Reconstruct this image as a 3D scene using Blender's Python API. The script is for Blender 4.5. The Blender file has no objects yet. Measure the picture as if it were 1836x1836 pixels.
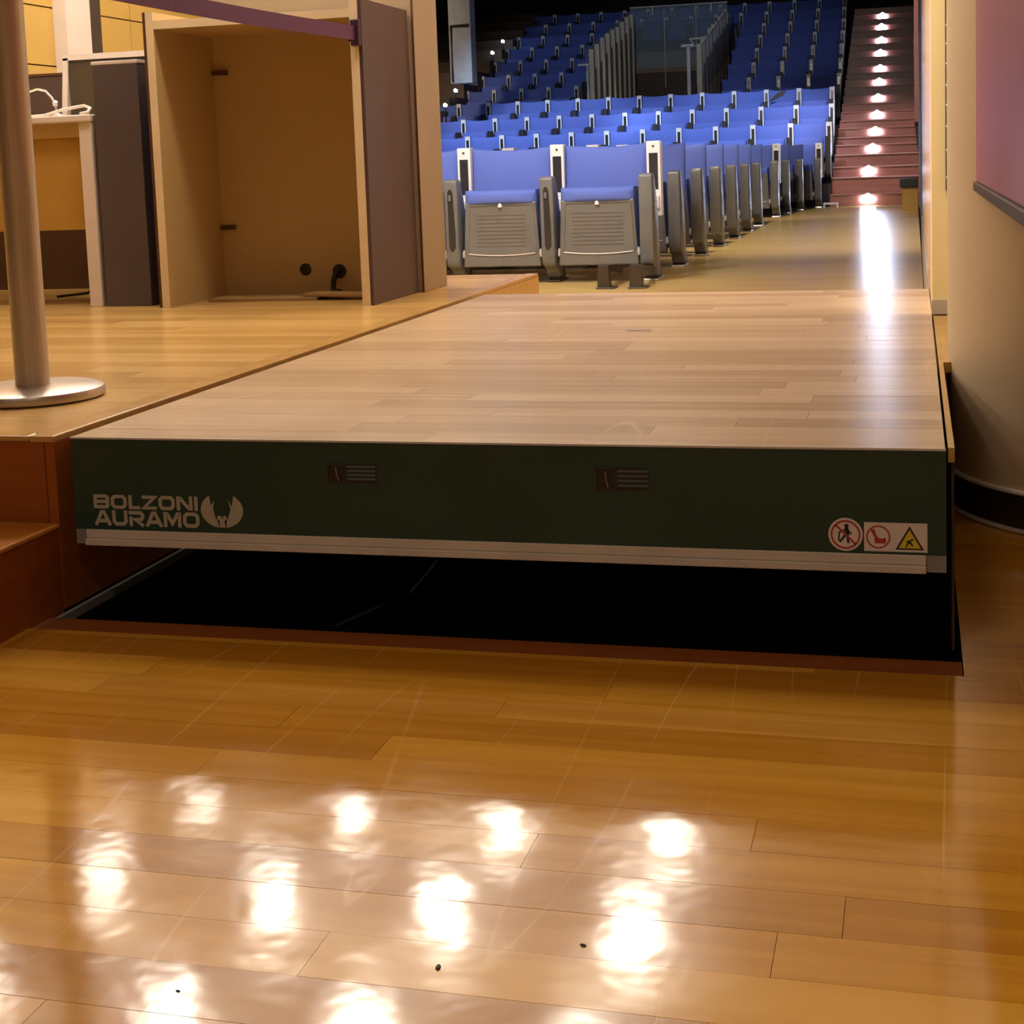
import bpy, bmesh, math, random
from mathutils import Vector, Matrix
random.seed(11)
S = bpy.context.scene
COL = S.collection
PI = math.pi

# ------------------------------------------------------------------ camera
F_PX, CY_PX = 2697.37, 592.04
cam_d = bpy.data.cameras.new('camera')
cam = bpy.data.objects.new('camera', cam_d); COL.objects.link(cam)
cam_d.sensor_width = 36.0
cam_d.lens = F_PX / 1836 * 36.0
cam_d.shift_y = (CY_PX - 918) / 1836
cam_d.clip_end = 200
pitch, roll, yaw = 0.1116, -0.0363, -0.2636
fwd = Vector((math.sin(yaw)*math.cos(pitch), math.cos(yaw)*math.cos(pitch), -math.sin(pitch)))
rt = Vector((math.cos(yaw), -math.sin(yaw), 0)); up = rt.cross(fwd)
r2 = rt*math.cos(roll) + up*math.sin(roll); u2 = up*math.cos(roll) - rt*math.sin(roll)
m = Matrix((r2, u2, -fwd)).transposed().to_4x4()
m.translation = Vector((1.6529, -2.666, 0.8808))
cam.matrix_world = m
S.camera = cam

# ------------------------------------------------------------------ world, exposure
S.view_settings.view_transform = 'Standard'
S.view_settings.look = 'None'
S.view_settings.gamma = 1.0
S.view_settings.use_curve_mapping = False
S.view_settings.exposure = 0.0
S.cycles.max_bounces = 6
S.cycles.sample_clamp_indirect = 6.0
W_ = bpy.data.worlds.new('world'); S.world = W_; W_.use_nodes = True
bg = W_.node_tree.nodes['Background']
bg.inputs[0].default_value = (1.0, 0.72, 0.45, 1); bg.inputs[1].default_value = 0.02

# ------------------------------------------------------------------ large lights
def spot(name, loc, tgt, power, color, size=1.2, blend=0.6, radius=0.12):
    d = bpy.data.lights.new(name, 'SPOT'); o = bpy.data.objects.new(name, d); COL.objects.link(o)
    d.energy = power; d.color = color; d.spot_size = size; d.spot_blend = blend; d.shadow_soft_size = radius
    o.location = loc
    o.rotation_euler = (Vector(tgt)-Vector(loc)).to_track_quat('-Z', 'Y').to_euler()
    return o
WARM = (1.0, 0.88, 0.73); COOL = (0.66, 0.78, 1.0); NEUT = (1.0, 0.86, 0.74)
CEIL = 3.2
# unseen spots over the seating, some added as fill: cool on the first raised rows, dimmer above, neutral on the aisle
for x in (-4.4, -1.4):
    spot('hall_spot', (x, 13.0, 7.6), (x+0.2, 21.7, 0.9), 5600, COOL, 0.42, 0.6, 0.25)
spot('hall_spot', (-3.0, 17.0, 8.5), (-3.0, 27.0, 2.6), 520, COOL, 0.75, 0.8, 0.25)
spot('hall_spot', (0.9, 13.0, 8.0), (1.1, 21.6, 0.9), 3000, (1.0, 0.80, 0.74), 0.40, 0.7, 0.2)  # added to brighten the stairs
spot('hall_spot', (-0.9, 11.5, 6.5), (-0.2, 17.5, 0.6), 1500, NEUT, 0.55, 0.8, 0.2)  # added fill for the rear flat rows
spot('hall_spot', (-3.0, 17.5, 8.4), (-3.2, 26.0, 2.2), 1300, NEUT, 0.16, 0.5, 0.2)  # narrow spot added to lift the timber fins
spot('wall_fill', (1.45, 0.5, CEIL-0.05), (1.74, 2.19, 1.0), 260, (1.0, 0.90, 0.66), 0.30, 0.5, 0.05)  # unseen spot added to brighten the cream end wall
spot('hall_spot', (-0.9, 5.2, CEIL-0.1), (-0.75, 7.4, 0.5), 230, (0.78, 0.86, 1.0), 0.95, 0.7, 0.1)
spot('hall_spot', (-6.0, 15.0, 7.5), (-7.2, 23.0, 2.2), 1500, (1.0, 0.75, 0.5), 0.5, 0.8, 0.2)  # added warm fill on the left aisle and pillar
spot('hall_spot', (-0.2, 8.2, 7.0), (0.6, 12.5, 0.0), 2600, NEUT, 0.95, 0.8, 0.2)  # added to brighten the hall floor

# ------------------------------------------------------------------ mesh helpers
class MB:
    def __init__(self): self.v = []; self.f = []
    def add(self, vs, fs):
        n = len(self.v); self.v += [tuple(p) for p in vs]; self.f += [tuple(i+n for i in f) for f in fs]; return self
    def box(self, x0, x1, y0, y1, z0, z1):
        vs = [(x, y, z) for z in (z0, z1) for y in (y0, y1) for x in (x0, x1)]
        return self.add(vs, [(0,2,3,1), (4,5,7,6), (0,1,5,4), (2,6,7,3), (0,4,6,2), (1,3,7,5)])
    def prism(self, poly, a, b, axis='x'):
        """extrude a 2-D polygon along an axis: x -> (y,z) poly, y -> (x,z) poly, z -> (x,y) poly"""
        def P(p, t):
            return (t, p[0], p[1]) if axis == 'x' else (p[0], t, p[1]) if axis == 'y' else (p[0], p[1], t)
        n = len(poly)
        vs = [P(p, a) for p in poly] + [P(p, b) for p in poly]
        fs = [tuple(range(n)), tuple(range(2*n-1, n-1, -1))]
        fs += [(i, (i+1) % n, n+(i+1) % n, n+i) for i in range(n)]
        return self.add(vs, fs)
    def tube(self, pts, r, n=10, closed=False):
        pts = [Vector(p) for p in pts]; k = len(pts); vs = []; fs = []
        for i, p in enumerate(pts):
            if closed: t = pts[(i+1) % k]-pts[i-1]
            else: t = pts[min(i+1, k-1)]-pts[max(i-1, 0)]
            t.normalize()
            a = t.cross(Vector((0, 0, 1)))
            if a.length < 1e-3: a = t.cross(Vector((1, 0, 0)))
            a.normalize(); b = t.cross(a)
            rr = r[i] if isinstance(r, (list, tuple)) else r
            vs += [p + (a*math.cos(2*PI*j/n)+b*math.sin(2*PI*j/n))*rr for j in range(n)]
        for i in range(k if closed else k-1):
            q = (i+1) % k
            fs += [(i*n+j, i*n+(j+1) % n, q*n+(j+1) % n, q*n+j) for j in range(n)]
        if not closed: fs += [tuple(range(n-1, -1, -1)), tuple(range((k-1)*n, k*n))]
        return self.add(vs, fs)
    def lathe(self, prof, c=(0, 0, 0), n=48):
        vs = []; fs = []; k = len(prof)
        for r, z in prof:
            vs += [(c[0]+r*math.cos(2*PI*j/n), c[1]+r*math.sin(2*PI*j/n), c[2]+z) for j in range(n)]
        for i in range(k-1):
            fs += [(i*n+j, i*n+(j+1) % n, (i+1)*n+(j+1) % n, (i+1)*n+j) for j in range(n)]
        fs += [tuple(range(n-1, -1, -1)), tuple(range((k-1)*n, k*n))]
        return self.add(vs, fs)
    def pad(self, x0, x1, z0, z1, y0, y1, dip=0.0, lean=0.0, bulge=0.02, nx=12, nz=10, taper=0.0):
        """upholstered pad: front at y0, back at y1, soft edges, dipping top edge"""
        cx = (x0+x1)/2; w = (x1-x0)/2; vs = []; fs = []
        def sft(t): return (1-abs(t)**6)
        for side in (0, 1):
            for j in range(nz+1):
                v = j/nz
                for i in range(nx+1):
                    u = -1+2*i/nx
                    # concentrate samples at edges
                    uu = math.sin(u*PI/2); vv = 0.5-0.5*math.cos(v*PI)
                    z = z0+(z1-dip*(1-uu*uu)-z0)*vv
                    e = sft(uu)*sft(2*vv-1)
                    yc = (y0+y1)/2; h = (y1-y0)/2
                    y = yc + (-1 if side == 0 else 1)*h*(0.45+0.55*e**0.4) + lean*(z-z0)
                    if side == 0: y -= bulge*(1-uu*uu)*math.sin(PI*vv)
                    ww = w*(1-taper*vv)
                    vs.append((cx+uu*ww, y, z))
        n = nx+1; o = (nz+1)*n
        for j in range(nz):
            for i in range(nx):
                a = j*n+i
                fs.append((a, a+1, a+n+1, a+n)); fs.append((o+a, o+a+n, o+a+n+1, o+a+1))
        for i in range(nx):
            fs.append((i, o+i, o+i+1, i+1)); a = nz*n+i; fs.append((a, a+1, o+a+1, o+a))
        for j in range(nz):
            a = j*n; fs.append((a, a+n, o+a+n, o+a)); a = j*n+nx; fs.append((a, o+a, o+a+n, a+n))
        return self.add(vs, fs)
    def mesh(self, name, mat, bevel=0.0, seg=2, smooth=False):
        me = bpy.data.meshes.new(name); me.from_pydata(self.v, [], self.f)
        bm = bmesh.new(); bm.from_mesh(me)
        bmesh.ops.recalc_face_normals(bm, faces=bm.faces)
        if bevel:
            es = [e for e in bm.edges if len(e.link_faces) == 2 and e.calc_face_angle(0) > 0.5]
            bmesh.ops.bevel(bm, geom=es, offset=bevel, segments=seg, affect='EDGES', profile=0.5)
        bm.to_mesh(me); bm.free()
        if smooth:
            for p in me.polygons: p.use_smooth = True
            try: me.set_sharp_from_angle(angle=math.radians(40))
            except Exception: pass
        me.materials.append(MAT[mat])
        return me
    def build(self, name, mat, parent=None, bevel=0.0, seg=2, smooth=False, loc=None):
        return link(name, self.mesh(name, mat, bevel, seg, smooth), parent, loc)

def link(name, me, parent=None, loc=None, scale=None, rotz=0):
    o = bpy.data.objects.new(name, me); COL.objects.link(o)
    if parent is not None: o.parent = parent
    if loc is not None: o.location = loc
    if scale is not None: o.scale = scale
    if rotz: o.rotation_euler = (0, 0, rotz)
    return o
def tag(o, label=None, cat=None, group=None, kind=None):
    if label: o['label'] = label
    if cat: o['category'] = cat
    if group: o['group'] = group
    if kind: o['kind'] = kind
    return o
def empty(name, loc=(0, 0, 0), label=None, cat=None, group=None):
    o = bpy.data.objects.new(name, None); COL.objects.link(o); o.location = loc; o.empty_display_size = 0.1
    return tag(o, label, cat, group)
def struct(name, mb, mat, **k):
    o = mb.build(name, mat, **k); o['kind'] = 'structure'; return o
def copy_tree(o, parent=None):
    c = o.copy(); COL.objects.link(c); c.parent = parent
    for ch in o.children: copy_tree(ch, c)
    return c

# ------------------------------------------------------------------ materials
MAT = {}
def principled(name, color, rough=0.5, metal=0.0, spec=0.5, coat=0.0, emit=None, estr=0.0):
    m = bpy.data.materials.new(name); m.use_nodes = True
    b = m.node_tree.nodes['Principled BSDF']
    b.inputs['Base Color'].default_value = (*color, 1)
    b.inputs['Roughness'].default_value = rough
    b.inputs['Metallic'].default_value = metal
    b.inputs['Specular IOR Level'].default_value = spec
    b.inputs['Coat Weight'].default_value = coat
    if emit:
        b.inputs['Emission Color'].default_value = (*emit, 1); b.inputs['Emission Strength'].default_value = estr
    MAT[name] = m
    return m, m.node_tree.nodes, m.node_tree.links, b
def speckle(name, color, rough=0.5, var=0.12, scale=8.0, metal=0.0, spec=0.5, bump=0.0, stretch=(1, 1, 1), coat=0.0):
    """plain surface with a little mottling and fine relief"""
    m, n, l, b = principled(name, color, rough, metal, spec, coat)
    tc = n.new('ShaderNodeNewGeometry'); mp = n.new('ShaderNodeMapping'); mp.inputs['Scale'].default_value = stretch
    nz = n.new('ShaderNodeTexNoise'); nz.inputs['Scale'].default_value = scale; nz.inputs['Detail'].default_value = 4
    l.new(tc.outputs['Position'], mp.inputs[0]); l.new(mp.outputs[0], nz.inputs['Vector'])
    cr = n.new('ShaderNodeValToRGB')
    cr.color_ramp.elements[0].position = 0.3; cr.color_ramp.elements[1].position = 0.7
    cr.color_ramp.elements[0].color = tuple(c*(1-var) for c in color)+(1,)
    cr.color_ramp.elements[1].color = tuple(min(1, c*(1+var)) for c in color)+(1,)
    l.new(nz.outputs['Fac'], cr.inputs[0]); l.new(cr.outputs[0], b.inputs['Base Color'])
    if bump:
        bp = n.new('ShaderNodeBump'); bp.inputs['Strength'].default_value = bump; bp.inputs['Distance'].default_value = 0.01
        l.new(nz.outputs['Fac'], bp.inputs['Height']); l.new(bp.outputs[0], b.inputs['Normal'])
    return m
def wood(name, c_dark, c_mid, c_light, rough=0.2, wave=0.05, rand=True, coat=0.0, stretch=(1.6, 26, 26), scratch=0.0, spec=0.5, wave_scale=3.0, brush=0.0):
    m, n, l, b = principled(name, c_mid, rough, 0, spec, coat)
    if coat: b.inputs['Coat Roughness'].default_value = 0.08
    geo = n.new('ShaderNodeNewGeometry'); oi = n.new('ShaderNodeObjectInfo')
    add = n.new('ShaderNodeVectorMath'); add.operation = 'ADD'
    off = n.new('ShaderNodeVectorMath'); off.operation = 'SCALE'; off.inputs[0].default_value = (17.0, 31.0, 7.0)
    if rand: l.new(oi.outputs['Random'], off.inputs['Scale'])
    else: off.inputs['Scale'].default_value = 0
    l.new(geo.outputs['Position'], add.inputs[0]); l.new(off.outputs[0], add.inputs[1])
    mp = n.new('ShaderNodeMapping'); mp.inputs['Scale'].default_value = stretch
    l.new(add.outputs[0], mp.inputs[0])
    nz = n.new('ShaderNodeTexNoise'); nz.inputs['Scale'].default_value = 1.0; nz.inputs['Detail'].default_value = 6; nz.inputs['Distortion'].default_value = 0.6
    l.new(mp.outputs[0], nz.inputs['Vector'])
    cr = n.new('ShaderNodeValToRGB'); e = cr.color_ramp.elements
    e[0].position = 0.30; e[0].color = (*c_dark, 1); e[1].position = 0.72; e[1].color = (*c_light, 1)
    q = cr.color_ramp.elements.new(0.5); q.color = (*c_mid, 1)
    # board to board tone
    mixv = n.new('ShaderNodeMath'); mixv.operation = 'MULTIPLY_ADD'; mixv.inputs[1].default_value = 0.55
    sub = n.new('ShaderNodeMath'); sub.operation = 'MULTIPLY_ADD'; sub.inputs[1].default_value = 0.40 if rand else 0.0; sub.inputs[2].default_value = 0.025 if rand else 0.22
    l.new(oi.outputs['Random'], sub.inputs[0])
    l.new(nz.outputs['Fac'], mixv.inputs[0]); l.new(sub.outputs[0], mixv.inputs[2])
    l.new(mixv.outputs[0], cr.inputs[0])
    col = cr.outputs[0]
    nw = n.new('ShaderNodeTexNoise'); nw.inputs['Scale'].default_value = wave_scale; nw.inputs['Detail'].default_value = 3
    l.new(geo.outputs['Position'], nw.inputs['Vector'])
    h = nw.outputs['Fac']
    if scratch:
        # long thin worn scratches running roughly towards the lift
        mp2 = n.new('ShaderNodeMapping'); mp2.inputs['Rotation'].default_value = (0, 0, 0.35); mp2.inputs['Scale'].default_value = (5, 0.35, 1)
        l.new(geo.outputs['Position'], mp2.inputs[0])
        n2 = n.new('ShaderNodeTexNoise'); n2.inputs['Scale'].default_value = 1.5; n2.inputs['Detail'].default_value = 0; n2.inputs['Distortion'].default_value = 0.0
        l.new(mp2.outputs[0], n2.inputs['Vector'])
        s1 = n.new('ShaderNodeMath'); s1.operation = 'SUBTRACT'; s1.inputs[1].default_value = 0.5; l.new(n2.outputs['Fac'], s1.inputs[0])
        s2 = n.new('ShaderNodeMath'); s2.operation = 'ABSOLUTE'; l.new(s1.outputs[0], s2.inputs[0])
        s3 = n.new('ShaderNodeMapRange'); s3.inputs[1].default_value = 0.0; s3.inputs[2].default_value = 0.006; s3.inputs[3].default_value = scratch; s3.inputs[4].default_value = 0.0
        l.new(s2.outputs[0], s3.inputs[0])
        n3 = n.new('ShaderNodeTexNoise'); n3.inputs['Scale'].default_value = 2.3; l.new(geo.outputs['Position'], n3.inputs['Vector'])
        s4 = n.new('ShaderNodeMapRange'); s4.inputs[1].default_value = 0.44; s4.inputs[2].default_value = 0.6; l.new(n3.outputs['Fac'], s4.inputs[0])
        s5 = n.new('ShaderNodeMath'); s5.operation = 'MULTIPLY'; l.new(s3.outputs[0], s5.inputs[0]); l.new(s4.outputs[0], s5.inputs[1])
        mx = n.new('ShaderNodeMix'); mx.data_type = 'RGBA'; mx.inputs[7].default_value = (0.75, 0.55, 0.3, 1)
        l.new(s5.outputs[0], mx.inputs[0]); l.new(col, mx.inputs[6]); col = mx.outputs[2]
    l.new(col, b.inputs['Base Color'])
    if wave:
        bp = n.new('ShaderNodeBump'); bp.inputs['Strength'].default_value = wave; bp.inputs['Distance'].default_value = 0.02
        nr = n.new('ShaderNodeTexNoise'); nr.inputs['Scale'].default_value = 30; nr.inputs['Detail'].default_value = 3
        mp3 = n.new('ShaderNodeMapping'); mp3.inputs['Scale'].default_value = (0.5, 1.0, 1)
        l.new(geo.outputs['Position'], mp3.inputs[0]); l.new(mp3.outputs[0], nr.inputs['Vector'])
        ad = n.new('ShaderNodeMath'); ad.operation = 'MULTIPLY_ADD'; ad.inputs[1].default_value = 0.06
        l.new(nr.outputs['Fac'], ad.inputs[0]); l.new(h, ad.inputs[2])
        hh = ad.outputs[0]
        if brush:   # fine brushed wear running across the boards
            mb4 = n.new('ShaderNodeMapping'); mb4.inputs['Rotation'].default_value = (0, 0, 0.2); mb4.inputs['Scale'].default_value = (70, 5, 1)
            nb4 = n.new('ShaderNodeTexNoise'); nb4.inputs['Scale'].default_value = 1.0; nb4.inputs['Detail'].default_value = 3
            l.new(geo.outputs['Position'], mb4.inputs[0]); l.new(mb4.outputs[0], nb4.inputs['Vector'])
            ab = n.new('ShaderNodeMath'); ab.operation = 'MULTIPLY_ADD'; ab.inputs[1].default_value = 0.03*brush
            l.new(nb4.outputs['Fac'], ab.inputs[0]); l.new(hh, ab.inputs[2]); hh = ab.outputs[0]
        l.new(hh, bp.inputs['Height']); l.new(bp.outputs[0], b.inputs['Normal'])
        if coat: l.new(bp.outputs[0], b.inputs['Coat Normal'])
    return m

wood('amber_board', (0.36, 0.150, 0.010), (0.45, 0.205, 0.016), (0.55, 0.28, 0.035), rough=0.11, wave=0.07, scratch=0.34, wave_scale=6.0, brush=0.6, spec=0.4)
wood('pale_board', (0.45, 0.30, 0.165), (0.55, 0.385, 0.225), (0.63, 0.455, 0.285), rough=0.27, wave=0.05, scratch=0.4)
wood('honey_board', (0.44, 0.25, 0.07), (0.53, 0.32, 0.10), (0.60, 0.38, 0.14), rough=0.24, wave=0.05, scratch=0.3)
wood('hall_board', (0.50, 0.33, 0.10), (0.60, 0.41, 0.14), (0.68, 0.48, 0.18), rough=0.25, wave=0.04, rand=False, stretch=(1.0, 5, 5))
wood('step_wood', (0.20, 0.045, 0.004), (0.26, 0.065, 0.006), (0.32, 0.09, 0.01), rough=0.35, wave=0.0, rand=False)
wood('tread_wood', (0.34, 0.115, 0.012), (0.42, 0.16, 0.02), (0.50, 0.20, 0.03), rough=0.3, wave=0.02, rand=False)
wood('stair_wood', (0.21, 0.080, 0.062), (0.27, 0.105, 0.082), (0.33, 0.135, 0.105), rough=0.3, wave=0.02, rand=False)
wood('shaded_nosing_wood', (0.16, 0.042, 0.005), (0.2, 0.055, 0.007), (0.24, 0.07, 0.01), rough=0.7, spec=0.2, wave=0.0, rand=False)
speckle('subfloor', (0.03, 0.015, 0.006), 0.8)
speckle('lift_green', (0.013, 0.040, 0.027), 0.42, var=0.15, scale=3.0, spec=0.4)
speckle('lift_side', (0.012, 0.024, 0.02), 0.6)
speckle('strip_white', (0.50, 0.44, 0.37), 0.35, var=0.08)
speckle('strip_grey', (0.20, 0.19, 0.17), 0.5)
speckle('logo_white', (0.36, 0.32, 0.25), 0.5, var=0.06)
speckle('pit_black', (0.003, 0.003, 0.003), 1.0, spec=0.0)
speckle('pit_wall', (0.05, 0.018, 0.006), 0.7)
speckle('vent_black', (0.006, 0.006, 0.006), 0.4)
speckle('vent_edge', (0.026, 0.03, 0.027), 0.4)
speckle('sign_paper', (0.62, 0.54, 0.50), 0.5, var=0.03)
speckle('sign_red', (0.36, 0.03, 0.02), 0.5)
speckle('sign_yellow', (0.62, 0.46, 0.03), 0.5)
speckle('sign_black', (0.012, 0.010, 0.008), 0.5)
speckle('column_plaster', (0.60, 0.47, 0.31), 0.55, var=0.05, scale=2.5, spec=0.3)
speckle('bronze_band', (0.10, 0.075, 0.03), 0.3, metal=0.7)
speckle('chrome', (0.75, 0.73, 0.70), 0.28, metal=1.0, var=0.03)
speckle('rim_satin', (0.72, 0.68, 0.60), 0.35, metal=0.3)
speckle('red_board', (0.30, 0.085, 0.10), 0.42, var=0.06, scale=1.5)
speckle('dark_frame', (0.05, 0.03, 0.025), 0.6, spec=0.2)
speckle('cream_wall', (0.78, 0.62, 0.34), 0.5, var=0.04, scale=2)
speckle('side_wall', (0.66, 0.47, 0.33), 0.34, var=0.03, scale=2, spec=0.15)
speckle('grey_base', (0.42, 0.37, 0.33), 0.4)
speckle('yellow_panel', (0.42, 0.265, 0.06), 0.55, var=0.05, scale=2)
speckle('white_paint', (0.58, 0.50, 0.44), 0.5, var=0.04)
speckle('dark_column', (0.05, 0.032, 0.015), 0.5)
speckle('cream_laminate', (0.47, 0.33, 0.145), 0.5, var=0.05, scale=3)
speckle('edge_cream', (0.66, 0.53, 0.34), 0.5, var=0.05, scale=6)
speckle('brown_laminate', (0.066, 0.037, 0.035), 0.45, var=0.08, scale=5)
speckle('brown_edge', (0.07, 0.025, 0.008), 0.5)
speckle('grey_laminate', (0.075, 0.055, 0.055), 0.4, var=0.08, scale=4)
speckle('tan_slab', (0.29, 0.222, 0.148), 0.5, var=0.05, scale=3)
speckle('hole_black', (0.015, 0.008, 0.004), 0.6)
speckle('cardboard', (0.28, 0.16, 0.05), 0.8)
speckle('white_laminate', (0.66, 0.58, 0.52), 0.3, var=0.03)
speckle('ochre_panel', (0.38, 0.205, 0.032), 0.5, var=0.05)
speckle('pole_metal', (0.50, 0.42, 0.31), 0.38, metal=0.45, var=0.12, scale=2.0, stretch=(60, 60, 2))
speckle('base_metal', (0.50, 0.43, 0.37), 0.33, metal=0.85, var=0.06)
speckle('belt_purple', (0.075, 0.012, 0.06), 0.75, var=0.1, scale=60)
speckle('clip_black', (0.03, 0.008, 0.02), 0.4)
speckle('seat_fabric', (0.10, 0.145, 0.47), 0.85, var=0.06, scale=90, spec=0.2)
speckle('seat_grey', (0.13, 0.12, 0.105), 0.42, var=0.06, scale=10)
speckle('arm_grey', (0.13, 0.13, 0.128), 0.35, var=0.06, scale=10)
speckle('seat_dark', (0.02, 0.018, 0.016), 0.4)
speckle('leg_brown', (0.035, 0.024, 0.015), 0.4)
speckle('post_white', (0.72, 0.72, 0.72), 0.35, var=0.03)
speckle('post_window', (0.03, 0.03, 0.032), 0.15)
speckle('tier_dark', (0.035, 0.03, 0.04), 0.7)
speckle('hall_wall', (0.10, 0.062, 0.035), 0.6, var=0.15, scale=1.5)
speckle('hall_dark', (0.022, 0.018, 0.018), 0.7)
speckle('hall_grey', (0.34, 0.36, 0.40), 0.5)
speckle('fin_wood', (0.70, 0.62, 0.46), 0.5, var=0.1, scale=3, stretch=(1, 1, 0.2))
speckle('vom_brown', (0.30, 0.19, 0.09), 0.5)
speckle('vom_dark', (0.08, 0.035, 0.018), 0.5)
speckle('rail_white', (0.75, 0.74, 0.72), 0.3)
speckle('ceiling_white', (0.78, 0.78, 0.80), 0.8, var=0.02)
speckle('room_wall', (0.62, 0.48, 0.32), 0.7, var=0.05)
principled('led_white', (1, 1, 1), 0.4, emit=(0.62, 0.75, 1.0), estr=75.0)
principled('dot_glow', (1, 1, 1), 0.4, emit=(1.0, 0.92, 0.9), estr=9.0)
principled('lamp_glow', (1, 1, 1), 0.4, emit=(1.0, 0.90, 0.80), estr=9.0)
def glass():
    m, n, l, b = principled('clear_glass', (0.55, 0.68, 0.75), 0.03)
    b.inputs['Transmission Weight'].default_value = 0.0
    b.inputs['Alpha'].default_value = 0.22
glass()

# ------------------------------------------------------------------ room shell
H = 0.36           # stage level above the lower floor
ZS = 0.06          # seating floor
LW, LL, LT = 1.703, 3.054, 0.22
PITY = -0.054

def planks(parent, mat, x0, x1, y0, y1, ztop, w=0.095, lmin=0.6, lmax=1.3, th=0.018, gap=0.0007, avoid=None, name='plank'):
    me = MB().box(0, 1, 0, 1, -1, 0).mesh(name, mat)
    y = y0; k = 0
    while y < y1-0.01:
        h = min(w, y1-y)
        x = x0; first = True
        while x < x1-0.01:
            ln = random.uniform(lmin, lmax)*(random.uniform(0.3, 1) if first else 1)
            first = False
            xe = min(x+ln, x1)
            if x1-xe < 0.15: xe = x1
            if avoid is None or not avoid((x+xe)/2, y+h/2):
                o = link(name, me, parent, (x+gap/2, y+gap/2, ztop-random.uniform(0, 0.0003)), (xe-x-gap, h-gap, th))
            x = xe; k += 1
        y += w
    return k

floor = struct('floor', MB().box(-6, 4.2, -6, PITY-0.075, -0.2, -0.016).box(LW+0.024, 4.2, PITY-0.075, 4.0, -0.2, -0.016), 'subfloor')
planks(floor, 'amber_board', -1.2, 3.6, -2.10, PITY-0.075, 0.0, w=0.0975, lmin=0.7, lmax=1.5)
planks(floor, 'amber_board', LW+0.025, 3.6, PITY-0.0745, 1.2, 0.0, w=0.0975, lmin=0.7, lmax=1.5)
# wooden floor continues behind the photographer
struct('floor_rear', MB().box(-6, 4.2, -6, -2.1, -0.016, 0.0), 'amber_board')
shaded_nosing = struct('trim_shaded_nosing', MB().box(-0.04, LW+0.024, PITY-0.075, PITY, -0.2, -0.001), 'shaded_nosing_wood', bevel=0.002)  # floor nosing; its shade is put into the dark colour
# pit under the lift
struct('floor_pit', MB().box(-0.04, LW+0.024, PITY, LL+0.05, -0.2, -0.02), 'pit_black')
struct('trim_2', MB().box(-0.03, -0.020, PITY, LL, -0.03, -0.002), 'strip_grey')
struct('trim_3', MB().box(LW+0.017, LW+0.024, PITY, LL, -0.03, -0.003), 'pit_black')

# stage on the left with its step
stage = struct('floor_stage', MB().box(-6, -0.05, 0.015, 4.095, -0.2, H-0.018), 'pit_wall')
planks(stage, 'honey_board', -3.4, -0.095, 0.035, 4.08, H, w=0.0975, lmin=0.8, lmax=1.6)
MB().box(-0.095, -0.04, 0.0, 4.11, H-0.014, H+0.0005).build('edge_nosing', 'honey_board', stage, bevel=0.003)
MB().box(-6, -0.095, -0.002, 0.035, H-0.012, H+0.0005).build('edge_nosing', 'honey_board', stage, bevel=0.004)
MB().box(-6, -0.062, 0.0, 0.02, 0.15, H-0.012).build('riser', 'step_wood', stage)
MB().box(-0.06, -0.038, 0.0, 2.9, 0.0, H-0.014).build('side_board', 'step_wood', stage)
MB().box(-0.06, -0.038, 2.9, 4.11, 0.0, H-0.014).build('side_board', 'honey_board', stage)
MB().box(-6, -0.062, 4.09, 4.11, 0.0, H-0.016).build('end_board', 'honey_board', stage)
step = struct('floor_step', MB().box(-6, -0.041, -0.9, -0.0015, -0.1, 0.168), 'step_wood')
MB().box(-6, -0.038, -0.91, 0.002, 0.168, 0.18).build('tread', 'tread_wood', step, bevel=0.004)
# narrow ledge on the right of the lift
led = struct('floor_ledge', MB().box(LW+0.004, LW+0.015, 0.03, 1.6, H-0.03, H-0.004).box(LW+0.015, LW+0.034, 1.12, 1.6, H-0.03, H-0.004).box(LW+0.004, 3.2, 1.6, 4.1, H-0.03, H-0.004), 'honey_board')
MB().box(LW+0.010, LW+0.015, 0.06, 1.6, -0.1, H-0.03).box(LW+0.022, 3.2, 1.6, 4.1, -0.1, H-0.03).build('shade_block', 'pit_wall', led)  # dark filler added under the ledge where shade falls

# seating hall floor
struct('floor_hall', MB().box(-9, 1.70, LL+0.05, 19.75, -0.2, ZS), 'hall_board')

# walls that close the foyer (seen in reflections and as bounce)
struct('ceiling', MB().box(-3.2, 4.3, -6, 7.0, CEIL+0.04, CEIL+0.2), 'ceiling_white')
struct('wall_bulkhead', MB().box(-9, 4.3, 7.0, 7.2, CEIL+0.04, 9.0), 'hall_dark')
struct('wall_back', MB().box(-6, 4.3, -6.1, -6.0, -0.1, CEIL+0.1), 'room_wall')
struct('wall_right', MB().box(4.2, 4.3, -6, 2.2, -0.1, CEIL+0.1), 'room_wall')

# left wall of the stage: yellow panels with a white pilaster and a dark strip
wl = struct('wall_left', MB().box(-3.2, -3.0, -6, 9.0, 0.0, CEIL+0.1), 'dark_column')
pm = MB().box(0, 0.02, 0, 1, 0, 1).mesh('panel', 'yellow_panel', bevel=0)
for zi in range(9):
    for yi in range(6):
        link('panel', pm, wl, (-3.0, 0.6+yi*1.3, 0.538+zi*0.322-0.644), (1, 1.292, 0.314))
MB().box(-2.98, -2.9, 4.93, 5.19, H, CEIL).build('pilaster', 'white_paint', wl)
MB().box(-2.98, -2.93, 5.20, 5.36, H, CEIL).build('dark_strip', 'dark_column', wl)

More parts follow.
